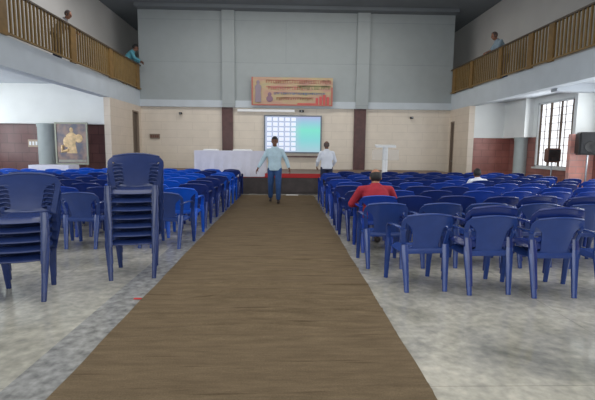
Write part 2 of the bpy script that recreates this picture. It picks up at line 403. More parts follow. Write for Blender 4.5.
# interactive board
t = thing('projection_board', 'large lit display board in grey frame on the back wall', 'screen', (.29, D2-.0, 1.24))
bm = NB(); box(bm, -.3, .3, -.03, -.001, .4, 1.0); obj('wall_bracket', bm, 'steel', t)
bm = NB(); W_, H_ = 1.12, 1.46
for b in ((-W_, -W_+.05, -.10, -.02, 0, H_), (W_-.05, W_, -.10, -.02, 0, H_), (-W_+.05, W_-.05, -.10, -.02, 0, .05), (-W_+.05, W_-.05, -.10, -.02, H_-.05, H_)): box(bm, *b)
obj('bezel', bm, mat('grey_bezel', srgb(110,118,128), .4, metal=.3), t)
def screen_mat():
    m = bpy.data.materials.new('glowing_screen'); m.use_nodes = True; nt = m.node_tree; b = nt.nodes['Principled BSDF']
    tc = nt.nodes.new('ShaderNodeTexCoord'); sp = nt.nodes.new('ShaderNodeSeparateXYZ'); nt.links.new(tc.outputs['Object'], sp.inputs[0])
    rz = nt.nodes.new('ShaderNodeValToRGB'); e = rz.color_ramp.elements
    e[0].position = 0; e[0].color = (*srgb(170,200,215), 1); e[1].position = 1; e[1].color = (*srgb(178,176,222), 1)
    for p_, c_ in ((.35, srgb(130,212,214)), (.62, srgb(126,226,206)), (.82, srgb(150,200,220))):
        q = e.new(p_); q.color = (*c_, 1)
    mz = nt.nodes.new('ShaderNodeMapRange'); mz.inputs['From Max'].default_value = 1.46; nt.links.new(sp.outputs[2], mz.inputs['Value']); nt.links.new(mz.outputs[0], rz.inputs['Fac'])
    mxx = nt.nodes.new('ShaderNodeMapRange'); mxx.inputs['From Min'].default_value = -.15; mxx.inputs['From Max'].default_value = .35; nt.links.new(sp.outputs[0], mxx.inputs['Value'])
    mx = nt.nodes.new('ShaderNodeMix'); mx.data_type = 'RGBA'; mx.inputs[6].default_value = (*srgb(186,198,224), 1)
    nt.links.new(mxx.outputs[0], mx.inputs[0]); nt.links.new(rz.outputs[0], mx.inputs[7])
    b.inputs['Base Color'].default_value = (.02,.02,.02,1)
    nt.links.new(mx.outputs[2], b.inputs['Emission Color']); b.inputs['Emission Strength'].default_value = .95
    return m
bm = NB(); box(bm, -W_+.05, W_-.05, -.07, -.03, .05, H_-.05); sc_ = obj('display_panel', bm, screen_mat(), t)
icon = mat('pale_icon_tiles', srgb(200,205,220), .5, emit=srgb(214,222,240), emit_s=.72)
bm = NB()
for i in range(5):
    for j in range(7):
        x = -W_+.12+i*.235; z = .1+j*.19; box(bm, x, x+.17, -.073, -.07, z, z+.13)
obj('icon_grid', bm, icon, sc_)
bm = NB(); box(bm, -.95, 1.6, -.10, -.02, 0, .06)
tag(obj('wall_ledge', bm, 'maroon', None, False, (.1, D2, 1.08)), 'thin maroon ledge under the display board', 'shelf')
bm = NB(); box(bm, -1.1, 1.1, -.11, 0, 0, .09); tag(obj('screen_case', bm, 'whitep', None, False, (-.75, D2-.0, 2.82)), 'slim pale roller screen case on the wall above the board', 'screen case')

# banner
bn = thing('wall_banner', 'wide faded orange and yellow banner hung high on the back wall', 'banner', (.25, D2-.19, 3.05))
def banner_mat():
    m = bpy.data.materials.new('faded_banner_print'); m.use_nodes = True; nt = m.node_tree; b = nt.nodes['Principled BSDF']; b.inputs['Roughness'].default_value = .7
    tc = nt.nodes.new('ShaderNodeTexCoord'); mp = nt.nodes.new('ShaderNodeMapping'); mp.inputs['Scale'].default_value = (.7, 1, 2.8)
    n = nt.nodes.new('ShaderNodeTexNoise'); n.inputs['Scale'].default_value = 1.9; n.inputs['Detail'].default_value = 3
    r = nt.nodes.new('ShaderNodeValToRGB'); e = r.color_ramp.elements
    e[0].position = .32; e[0].color = (*srgb(186,146,134), 1); e[1].position = .7; e[1].color = (*srgb(178,168,136), 1)
    q = e.new(.45); q.color = (*srgb(190,156,134), 1); q = e.new(.56); q.color = (*srgb(190,170,134), 1)
    nt.links.new(tc.outputs['Object'], mp.inputs[0]); nt.links.new(mp.outputs[0], n.inputs['Vector']); nt.links.new(n.outputs['Fac'], r.inputs['Fac']); nt.links.new(r.outputs[0], b.inputs['Base Color'])
    return m
bm = NB()
N = 24
for s_ in (0, .006):
    pass
rs = []
for k in range(N+1):
    x = -1.55+3.1*k/N; y = .012*sin(k*.9)
    rs.append([(x, y, 0), (x, y, 1.06), (x, y+.006, 1.06), (x, y+.006, 0)])
rings(bm, rs); sheet = obj('printed_sheet', bm, banner_mat(), bn, True)
def patches(name, m, rects, parent, y=-.016):
    bm = NB()
    for (a, b, c_, d_) in rects: box(bm, a, b, y-.004, y, c_, d_)
    return obj(name, bm, m, parent)
pr = random.Random(3)
def lettering(x0, x1, z, h, dens=.09):
    out = [(x0, x1+.02, z+h*.8, z+h)]; x = x0
    while x < x1:
        w_ = pr.uniform(.03, .08)
        if pr.random() > .03:
            out.append((x, x+w_, z, z+h*.18)) if pr.random() > .5 else out.append((x, x+w_, z+h*.8, z+h))
            out.append((x, x+.018, z, z+h)); 
            if pr.random() > .4: out.append((x+w_*.6, x+w_*.6+.016, z+h*.2, z+h*.8))
        x += dens
    return out
patches('border_strip', mat('banner_red', srgb(184,110,98), .7), [(-1.55,1.55,0,.05),(-1.55,-1.5,.05,1.06),(1.49,1.55,.05,.7)], sheet)
patches('title_lettering', mat('banner_crimson', srgb(182,122,104), .7), lettering(-1.0, 1.45, .84, .12), sheet)
patches('middle_lettering', mat('banner_rose', srgb(200,112,112), .7), lettering(-1.0, .35, .60, .11), sheet)
patches('green_lettering', mat('banner_olive', srgb(132,140,96), .7), lettering(.2, 1.45, .62, .14), sheet)
patches('blue_lettering', mat('banner_blue', srgb(112,130,168), .7), lettering(-.7, 1.25, .42, .07, .07), sheet)
patches('small_lettering', mat('banner_brown', srgb(160,110,80), .7), lettering(-.6, .8, .22, .09), sheet)
patches('red_corner_patch', mat('banner_scarlet', srgb(200,92,90), .7), [(.9,1.0,.05,.3),(1.04,1.14,.05,.36),(1.18,1.28,.05,.42),(1.32,1.42,.05,.34),(.2,.9,.05,.1)], sheet)
bm = NB(); ellip(bm, (-1.3,-.02,.86), (.06,.006,.08)); loft(bm, [((-1.3,-.02,.12), .12,.006), ((-1.3,-.02,.5), .1,.006), ((-1.3,-.02,.72), .12,.006), ((-1.3,-.02,.8), .03,.006)])
obj('printed_figure', bm, mat('banner_slate', srgb(150,136,146), .7), sheet, True)
bm = NB(); ellip(bm, (-.86,-.02,.42), (.07,.006,.08)); ellip(bm, (-.86,-.02,.25), (.13,.006,.12)); obj('printed_portrait', bm, mat('banner_violet', srgb(142,112,128), .7), sheet, True)

# cameras / sensors on the back wall and switch plate
for x, z, lab in ((.62, 2.86, 'small black wall camera above the display board'), (-4.03, 2.72, 'small black wall camera on the left back wall tiles'), (4.92, 2.66, 'small black wall camera on the right back wall tiles')):
    t = thing('wall_camera', lab, 'camera', (x, D2, z))
    bm = NB(); box(bm, -.09 if x < 1 and x > 0 else -.05, .09 if x < 1 and x > 0 else .05, -.14, -.03, -.04, .04); obj('housing', bm, 'black', t)
    bm = NB(); tube(bm, [(0,-.03,0), (0,0,0)], .025); obj('bracket', bm, 'black', t)
    bm = NB(); tube(bm, [(0,-.14,0), (0,-.155,0)], .022, 12); obj('lens', bm, 'steel', t)
t = thing('switch_panel', 'dark switch panel on the beige tiled back wall', 'switch', (-5.05, D2, 1.84))
bm = NB(); box(bm, -.19, .19, -.04, 0, -.09, .09); obj('back_plate', bm, 'frame', t)
for k in range(4): bm = NB(); box(bm, -.16+k*.085, -.10+k*.085, -.052, -.04, -.05, .05); obj('switch', bm, 'brownw', t)
t = thing('switch_panel', 'small pale switch panel on maroon tiles left of the column', 'switch', (-8.15, DL+.28, 1.5))
bm = NB(); box(bm, -.18, .18, -.03, 0, -.12, .12); obj('back_plate', bm, 'bluew', t)
for k in range(3): bm = NB(); box(bm, -.14+k*.1, -.08+k*.1, -.04, -.03, -.06, .06); obj('switch', bm, 'whitep', t)

# white T-shaped lectern
t = thing('lectern', 'white lectern with flat slanted top and slim stem standing on the stage', 'lectern', (3.25, 14.0, SZ))
bm = NB(); lathe(bm, [(.22,0),(.22,.02),(.08,.04)], (0,0,0)); obj('base', bm, 'whitep', t, True)
bm = NB(); bar(bm, [(0,0,.03),(0,0,.5),(0,.0,.86)], (.085,.05), (1,0,0)); obj('stem', bm, 'whitep', t)
bm = NB(); v = box(bm, -.32, .32, -.13, .13, .86, .92)
for q in v:
    if q.co.y > 0: q.co.z += .04
obj('desk_top', bm, 'whitep', t)
m = mat('clear_acrylic', (.9,.95,1), .05); m.node_tree.nodes['Principled BSDF'].inputs['Alpha'].default_value = .10
bm = NB(); box(bm, -.44, .44, -.07, -.06, .45, .8); obj('acrylic_sheet', bm, m, t)

# side table + framed picture at left aisle end
trestle('side_table', 'low table under white cloth in front of the framed picture', (-6.95, 13.2, 0), 1.15, .6, .84)
tag(obj('tablecloth', drape(1.17, .62, .855, .015, .5), 'cloth', None, True, (-6.95, 13.2, 0)), 'white cloth over the side table below the framed picture', 'tablecloth')
t = thing('framed_picture', 'tall framed picture of a golden figure leaning by the grey column', 'picture', (-6.62, 13.66, .0))
def pic_mat():
    m = bpy.data.materials.new('painted_picture'); m.use_nodes = True; nt = m.node_tree; b = nt.nodes['Principled BSDF']; b.inputs['Roughness'].default_value = .3
    tc = nt.nodes.new('ShaderNodeTexCoord'); n = nt.nodes.new('ShaderNodeTexNoise'); n.inputs['Scale'].default_value = 3.2
    r = nt.nodes.new('ShaderNodeValToRGB'); e = r.color_ramp.elements
    e[0].position = .38; e[0].color = (*srgb(66,70,92), 1); e[1].position = .66; e[1].color = (*srgb(150,118,104), 1)
    nt.links.new(tc.outputs['Object'], n.inputs['Vector']); nt.links.new(n.outputs['Fac'], r.inputs['Fac']); nt.links.new(r.outputs[0], b.inputs['Base Color']); return m
bm = NB(); box(bm, -.45, .45, -.01, .02, .9, 2.1); pp = obj('painting', bm, pic_mat(), t)
bm = NB()
for b in ((-.50,-.45,-.03,.03,.85,2.15),(.45,.50,-.03,.03,.85,2.15),(-.45,.45,-.03,.03,.85,.9),(-.45,.45,-.03,.03,2.1,2.15)): box(bm, *b)
obj('picture_frame', bm, mat('pewter_frame', srgb(130,132,120), .4, metal=.4), t)
bm = NB()
ellip(bm, (0,-.012,1.92), (.055,.008,.075)); loft(bm, [((0,-.012,1.2),.16,.008),((0,-.012,1.5),.11,.008),((0,-.012,1.75),.17,.008),((0,-.012,1.84),.05,.008)])
ellip(bm, (.22,-.012,1.66), (.12,.008,.13)); ellip(bm, (-.16,-.012,1.55), (.1,.008,.16)); tube(bm, [(-.1,-.012,1.3),(-.3,-.012,1.25),(-.28,-.012,1.45)], .05, 8)
obj('painted_figure', bm, mat('painted_gold', srgb(216,184,136), .4, noise=.3, nscale=9), pp, True)
bm = NB(); box(bm, -.42,.42,-.016,-.01,.93,1.0); obj('painted_foreground', bm, mat('painted_grey', srgb(150,150,140), .5, noise=.3), pp)
for sx in (-1,1):
    bm = NB(); tube(bm, [(sx*.4,.2,0),(sx*.3,.04,1.4)], .02, 8); obj('easel_leg', bm, 'brownw', t)
    bm = NB(); tube(bm, [(sx*.45,-.0,0),(sx*.45,.0,.86)], .02, 8); obj('easel_leg', bm, 'brownw', t)

# loudspeakers
def speaker_stand(x, y, h, label, R_=.42):
    t = thing('speaker_stand', label, 'stand', (x, y, 0))
    bm = NB(); tube(bm, [(0,0,.12), (0,0,h)], .022, 12); obj('pole', bm, 'steel', t, True)
    bm = NB(); tube(bm, [(0,0,.5), (0,0,.62)], .035, 12); obj('collar', bm, 'black', t, True)
    for k in range(3):
        a = k*2*pi/3+.4; bm = NB(); tube(bm, [(0,0,.56), (R_*cos(a), R_*sin(a), .012)], .012, 8); obj('leg', bm, 'black', t, True)
def speaker(x, y, z, w_, d_, h_, m, label, rz=0):
    t = thing('loudspeaker', label, 'loudspeaker', (x, y, z), rz)
    bm = NB(); v = box(bm, -w_/2, w_/2, -d_/2, d_/2, 0, h_); bmesh.ops.bevel(bm, geom=bm.edges[:], offset=.03, segments=3, affect='EDGES'); obj('cabinet', bm, m, t, True)
    bm = NB(); box(bm, -w_/2+.04, w_/2-.04, -d_/2-.012, -d_/2+.01, .04, h_-.04); g = obj('front_grille', bm, 'grill', t)
    bm = NB(); lathe(bm, [(.14,0),(.13,.012),(.05,.004)], (0,0,0)); q = obj('woofer', bm, 'black', g, True); q.rotation_euler = (pi/2,0,0); q.location = (0, -d_/2-.008, .2)
speaker_stand(7.55, 10.6, 1.33, 'slim speaker stand in front of the pink brick pier')
speaker(7.55, 10.6, 1.332, .5, .4, .56, 'black', 'large black loudspeaker on slim stand before the pink brick pier', radians(-20))
speaker_stand(7.6, 12.1, 1.1, 'slim stand carrying the brown speaker by the barred window', .3)
speaker(7.6, 12.1, 1.102, .36, .28, .40, 'brownw', 'small brown loudspeaker on a stand beside the barred window', radians(-15))
speaker_stand(-9.15, 13.0, 1.42, 'slim speaker stand at the far left by maroon tiles')
speaker(-9.15, 13.0, 1.422, .36, .34, .6, 'black', 'black loudspeaker at the left edge in front of maroon tiles', radians(20))

# ------------------------------------------------------------------ aisle matting
bm = NB(); x0, x1 = -1.313, .865; ya, yb = Y0+.3, 12.95; nx, ny = 16, 1500
r2 = random.Random(5); wr = []
for k in range(70): wr.append((r2.uniform(ya, yb), r2.uniform(x0-.3, x1), r2.uniform(.5, 2.2), r2.uniform(.004, .013), r2.uniform(-.1, .1), r2.uniform(.012, .03)))
wr += [(3.9, -.9, 1.6, .03, .03, .03), (3.75, -.3, 1.1, .026, .05, .025), (3.5, -1.2, 1.9, .028, -.02, .025), (4.3, -.6, 1.4, .028, .04, .025), (4.75, -1., 1.7, .024, .02, .025), (5.3, -.2, 1.0, .022, -.04, .025), (3.2, -1.1, 1.3, .022, .03, .022), (4.1, -1.25, 1.2, .026, -.03, .025)]
for k in range(34):
    wx_ = r2.uniform(-1.3, .3); wr.append((r2.choice((3.3, 3.6, 3.8, 3.95, 4.1, 4.35, 4.9))+r2.uniform(-.06, .06), wx_, r2.uniform(.5, 1.5), r2.uniform(.012, .02), r2.uniform(-.03, .03), .012))
G = []
for j in range(ny+1):
    y = ya+(yb-ya)*j/ny if j < 0 else ya + (yb-ya)*(j/ny)
    row = []
    for i in range(nx+1):
        x = x0+(x1-x0)*i/nx; z = .012
        for (wy, wx, wl, wa, sl, sg) in wr:
            dy = y-(wy+sl*(x-wx))
            if abs(dy) < .12 and wx < x < wx+wl: z += wa*math.exp(-(dy/sg)**2)*sin(pi*(x-wx)/wl)
        edge = .003*sin(y*3.1)+.003*sin(y*7.7)
        row.append(bm.verts.new((x + (edge if i in (0, nx) else 0), y, z)))
    G.append(row)
for j in range(ny):
    for i in range(nx): bm.faces.new((G[j][i], G[j][i+1], G[j+1][i+1], G[j+1][i]))
rim = [e for e in bm.edges if e.is_boundary]
ex = bmesh.ops.extrude_edge_only(bm, edges=rim)
for v in ex['geom']:
    if isinstance(v, bmesh.types.BMVert): v.co.z = .004
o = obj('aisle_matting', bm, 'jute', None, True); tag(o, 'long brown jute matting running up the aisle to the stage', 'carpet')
bm = NB(); v = box(bm, -.18,.18,-.1,.1,0,.004); v[0].co.x += .05
tag(obj('paper_sheet', bm, 'paper', None, False, (.22, 13.1, .001)), 'white paper sheet on the floor by the stage edge', 'paper')
bm = NB(); box(bm, -.035,.035,-.012,.012,0,.006); tag(obj('litter_scrap', bm, 'red', None, False, (-1.36, 3.9, .004)), 'tiny red scrap on the floor left of the matting', 'litter')

# ------------------------------------------------------------------ monobloc chairs
def chair_parts(armless=False):
    P = {}; KX = 1.16 if armless else 1.0
    # seat
    bm = NB(); n, m_ = 8, 10; g = []
    for j in range(m_+1):
        v = j/m_; y = -.20+.43*v; row = []
        z = .425+.012*v-.018*sin(pi*v)
        if v > .85: z -= .055*((v-.85)/.15)**1.5
        wx = (.225 if armless else .205)+.03*v
        for i in range(n+1):
            u = -1+2*i/n; row.append(bm.verts.new((u*wx, y, z-.014*(1-u*u)*.8 - (.04 if abs(u) == 1 else 0))))
        g.append(row)
    for j in range(m_):
        for i in range(n): bm.faces.new((g[j][i], g[j][i+1], g[j+1][i+1], g[j+1][i]))
    bmesh.ops.recalc_face_normals(bm, faces=bm.faces); bmesh.ops.solidify(bm, geom=bm.faces[:], thickness=.008)
    # rear apron
    bar(bm, [(-.21,-.205,.405),(.21,-.205,.405)], (.028,.01), (0,0,1))
    P['seat'] = [bm]
    # backrest
    bm = NB(); Rr = 16; rows = []
    for j in range(Rr+1):
        v = j/Rr; z = .40+.385*v
        W = .228+.036*min(1, v*1.5)
        if v > .76: W *= (1-((v-.76)/.24)**3*.16)
        W *= KX
        fr = .040 if not armless else .05
        o0, o1 = .06, .80
        b_ = W-fr
        if o0 <= v <= o1:
            t_ = (v-o0)/(o1-o0); a_ = .122+.034*sin(t_*pi*.5)
            if t_ > .7: a_ = a_+(b_-a_)*((t_-.7)/.3)**1.5
            if t_ < .12: a_ = a_+(b_-a_)*(1-t_/.12)**1.5
            a_ = min(a_, b_)
        else: a_ = b_
        xs = [-W, -(W+b_)/2, -b_, -a_, -a_*.66, -a_*.33, 0, a_*.33, a_*.66, a_, b_, (W+b_)/2, W]
        row = []
        for x in xs:
            u = x/.24; yy = -.205-.085*v-.02*v*v+.045*u*u
            zz = z-(.030*(v**3)*u*u)
            row.append(bm.verts.new((x, yy, zz)))
        rows.append((row, b_-a_ > .002))
    for j in range(Rr):
        (r0, h0), (r1, h1) = rows[j], rows[j+1]
        for i in range(12):
            if i in (2, 9) and (h0 or h1): continue
            if i in (2, 9) and not (h0 or h1): pass
            try: bm.faces.new((r0[i], r0[i+1], r1[i+1], r1[i]))
            except ValueError: pass
    bmesh.ops.remove_doubles(bm, verts=bm.verts[:], dist=.0008)
    bmesh.ops.dissolve_degenerate(bm, edges=bm.edges[:], dist=.0005)
    bmesh.ops.recalc_face_normals(bm, faces=bm.faces); bmesh.ops.solidify(bm, geom=bm.faces[:], thickness=.010)
    # rolled top rim
    pts = []
    for k in range(13):
        a = -1+k/6; x = a*.219*KX
        u = x/.24; pts.append((x, -.31+.045*u*u+.004, .788-.030*u*u))
    tube(bm, pts, .012, 8)
    if armless:
        for s in (-1, 1):
            for q in range(6):
                v = .16+.105*q; z = .40+.385*v; yy = -.205-.085*v-.02*v*v
                bar(bm, [(s*.12, yy+.012, z-.008), (s*.175, yy+.026, z+.012), (s*.245, yy+.045, z)], (.007,.007), (0,0,1))
    P['backrest'] = [bm]
    # arms
    P['armrest'] = []
    for s in (() if armless else (-1, 1)):
        bm = NB()
        bar(bm, [(s*.228,-.245,.625),(s*.25,-.17,.640),(s*.262,-.02,.645),(s*.264,.10,.635),(s*.258,.175,.595),(s*.246,.205,.52),(s*.238,.215,.43)],
            [(.016,.012),(.026,.009),(.028,.008),(.028,.009),(.027,.010),(.026,.012),(.026,.014)], (1,0,0))
        P['armrest'].append(bm)
    P['leg'] = []
    for s in (-1, 1):
        bm = NB(); bar(bm, [(s*.214,-.195,.47),(s*.212,-.205,.40),(s*.205,-.235,.2),(s*.198,-.265,0)], [(.033,.020),(.036,.024),(.028,.020),(.022,.016)], (1,0,0)); P['leg'].append(bm)
        bm = NB(); bar(bm, [(s*.236,.205,.46),(s*.238,.212,.38),(s*(.228 if armless else .240),.235,.2),(s*(.215 if armless else .240),.255,0)], [(.030,.020),(.033,.024),(.026,.020),(.021,.016)], (1,0,0)); P['leg'].append(bm)
    return P
protos = {}
for mk in ('navy', 'navy_d', 'royal', 'medium', 'stack_a', 'stack_b'):
    arml = mk.startswith('stack'); P = chair_parts(arml); L = []; mat_k = {'stack_a': 'slate', 'stack_b': 'slate_d'}.get(mk, mk); full = NB()
    for k, bms in P.items():
        for b in bms:
            me = mesh('chair_'+k, b, M[mat_k], True, 50); L.append((k, me)); full.from_mesh(me)
    protos[mk] = (L, mesh('chair_whole', full, M[mat_k], True, 50))
# camera model used only to skip chairs that stand outside the view
F_, PIT, ROL, YAW, CH = 430.25, .11762, .0105, .029436, 1.4
def project(x, y, z):
    z -= CH; c, s = cos(YAW), sin(YAW); x, y = c*x-s*y, s*x+c*y
    c, s = cos(PIT), sin(PIT); y, z = c*y-s*z, s*y+c*z
    u = x/y*F_; v = -z/y*F_; c, s = cos(ROL), sin(ROL)
    return 297.5+c*u-s*v, 200+s*u+c*v
def place_chair(x, y, z, rz, mk, label, group, detail=True, rx=0):
    L, whole = protos[mk]
    if detail:
        t = thing('plastic_chair', label, 'chair', (x, y, z), rz, group); t.rotation_euler = (rx, 0, rz)
        for k, me in L: obj(k, me, None, t)
        return t
    o = obj('plastic_chair', whole, None, None, False, (x, y, z)); o.rotation_euler = (0,0,rz)
    return tag(o, label, 'chair', group)
ORD = 'first second third fourth fifth sixth seventh eighth ninth tenth eleventh twelfth thirteenth fourteenth fifteenth'.split()
rc = random.Random(11)
occupied = {}
# right block
rows_y = [4.42+.79*k for k in range(11)]
for r_, y in enumerate(rows_y):
    x0 = [1.40, 1.22, 1.16, 1.18, 1.15, 1.2, 1.14, 1.18, 1.15, 1.2, 1.16][r_]
    for c_ in range(11):
        x = x0+.60*c_+rc.uniform(-.03, .03); yy = y+rc.uniform(-.04, .04)+.03*sin(c_*.8)
        if x > 7.05 and yy > 10: continue
        if r_ == 0: yy = 4.375-.088*c_; x = 1.385+.605*c_
        if project(x-.3, yy, .4)[0] > 605: continue
        rz = radians(rc.uniform(-7, 7))
        mk = 'navy' if r_ < 2 else ('navy_d' if rc.random() < .55 else 'medium')
        if r_ == 0: rz = radians([5, 3, 1, -3, 0, 0, 0, 0, 0, 0, 0][c_])
        if r_ == 2 and c_ == 0: rz = 0; yy = y; x = 1.27; occupied['red'] = (x, yy)
        if r_ == 10 and c_ == 0 : continue
        if r_ == 6 and c_ == 5: rz = 0; x = 4.13; occupied['child'] = (x, yy)
        where = 'aisle seat' if c_ == 0 else ORD[c_]+' from the matting'
        place_chair(x, yy, 0, rz, mk, 'blue plastic armchair, %s in the %s row of the right block' % (where, ORD[r_]), 'rows of blue chairs right of the aisle', r_ < 6)
        if (r_, c_) in ((0,1),(0,2),(1,3),(1,4),(1,6),(2,7)):
            place_chair(x, yy+.012, .09, rz+radians(1), 'navy_d', 'blue armchair stacked on the one %s, %s row of the right block' % (where, ORD[r_]), 'rows of blue chairs right of the aisle')
# left block
for r_ in range(10):
    y = 6.18+.76*r_
    for c_ in range(12):
        x = -1.63-.60*c_+rc.uniform(-.03, .03) + (.08 if r_ > 4 else 0); yy = y+rc.uniform(-.04, .04)
        if project(x+.3, yy, .4)[0] < -12: continue
        if y > 12.4 and -8.2 < x < -5.9: continue
        rz = radians(rc.uniform(-7, 7))
        mk = 'navy' if r_ == 0 else 'navy_d'
        if r_ >= 1 and c_ <= 2: mk = 'royal' if (r_ >= 2 or c_ == 0) and rc.random() < .75 else 'navy_d'
        if r_ == 9: mk = 'navy_d' if c_ == 0 else 'royal'
        if r_ >= 7 and c_ > 2: mk = 'royal'
        if 1 <= r_ < 7 and c_ > 2 and rc.random() < .35: mk = 'medium'
        where = 'aisle seat' if c_ == 0 else ORD[c_]+' from the matting'
        place_chair(x, yy, 0, rz, mk, '%s plastic armchair, %s in the %s row of the left block' % ('bright blue' if mk == 'royal' else 'blue', where, ORD[r_]), 'rows of blue chairs left of the aisle', r_ < 5)
# stacks
def stack(x, y, rz, n, where, group, pitch):
    for k in range(n):
        if k == n-1: pos = 'topmost'
        elif k == 0: pos = 'bottom one'
        else: pos = ORD[k]+' from below'
        place_chair(x+rc.uniform(-.003,.003), y+.006*k, pitch*k, rz, 'stack_a' if k % 3 else 'stack_b', 'navy armless plastic chair, %s of the stack %s' % (pos, where), group)
stack(-1.67, 4.76, radians(192), 7, 'beside the matting', 'chairs stacked beside the matting', .09)
stack(-2.46, 4.02, radians(197), 5, 'at the far left edge', 'chairs stacked at the left edge', .087)

# ------------------------------------------------------------------ people
SK = lambda n, rgb: mat(n, rgb, .55, noise=.06, nscale=8)
def remesh(name, bm, m, voxel, parent, iters=4):
    bmesh.ops.recalc_face_normals(bm, faces=bm.faces)
    me = bpy.data.meshes.new(name+'_raw'); bm.to_mesh(me); bm.free()
    o = bpy.data.objects.new(name+'_raw', me); COL.objects.link(o)
    r_ = o.modifiers.new('r', 'REMESH'); r_.mode = 'VOXEL'; r_.voxel_size = voxel
    s_ = o.modifiers.new('s', 'SMOOTH'); s_.iterations = iters; s_.factor = .5
    dg = bpy.context.evaluated_depsgraph_get(); me2 = bpy.data.meshes.new_from_object(o.evaluated_get(dg))
    bpy.data.objects.remove(o)
    me2.materials.clear(); me2.materials.append(m)
    for p in me2.polygons: p.use_smooth = True
    me2.name = name; q = bpy.data.objects.new(name, me2); COL.objects.link(q); q.parent = parent
    return q
def limb(bm, pts, rad):
    pts = [Vector(p) for p in pts]
    tube(bm, pts, rad, 14)
    for p, r in zip(pts, rad): ellip(bm, p, (r, r, r), 12, 8)
def hand(bm, wrist, dirv, palm_n, side, curl=.5, sc=1.0):
    d = Vector(dirv).normalized(); n = Vector(palm_n); n = (n-d*n.dot(d)).normalized(); s = d.cross(n)*side
    w = Vector(wrist); c = w+d*.055*sc
    rot = Matrix((s, d, n)).transposed()
    ellip(bm, c, (.042*sc, .055*sc, .018*sc), 14, 10, rot)
    ln = [.068, .078, .072, .056]
    for k in range(4):
        b0 = w+d*.088*sc+s*((-.03+.02*k)*sc)
        a = curl; l = ln[k]*sc
        p1 = b0+(d*cos(a*.5)+n*sin(a*.5))*l*.45; p2 = p1+(d*cos(a*1.3)+n*sin(a*1.3))*l*.33; p3 = p2+(d*cos(a*2)+n*sin(a*2))*l*.25
        limb(bm, [b0, p1, p2, p3], [.0105*sc, .010*sc, .009*sc, .008*sc])
    b0 = w+d*.03*sc-s*.034*sc
    limb(bm, [b0, b0+(d*.6-s*.7+n*.3).normalized()*.035*sc, b0+(d*.9-s*.55+n*.6).normalized()*.065*sc], [.014*sc, .012*sc, .010*sc])
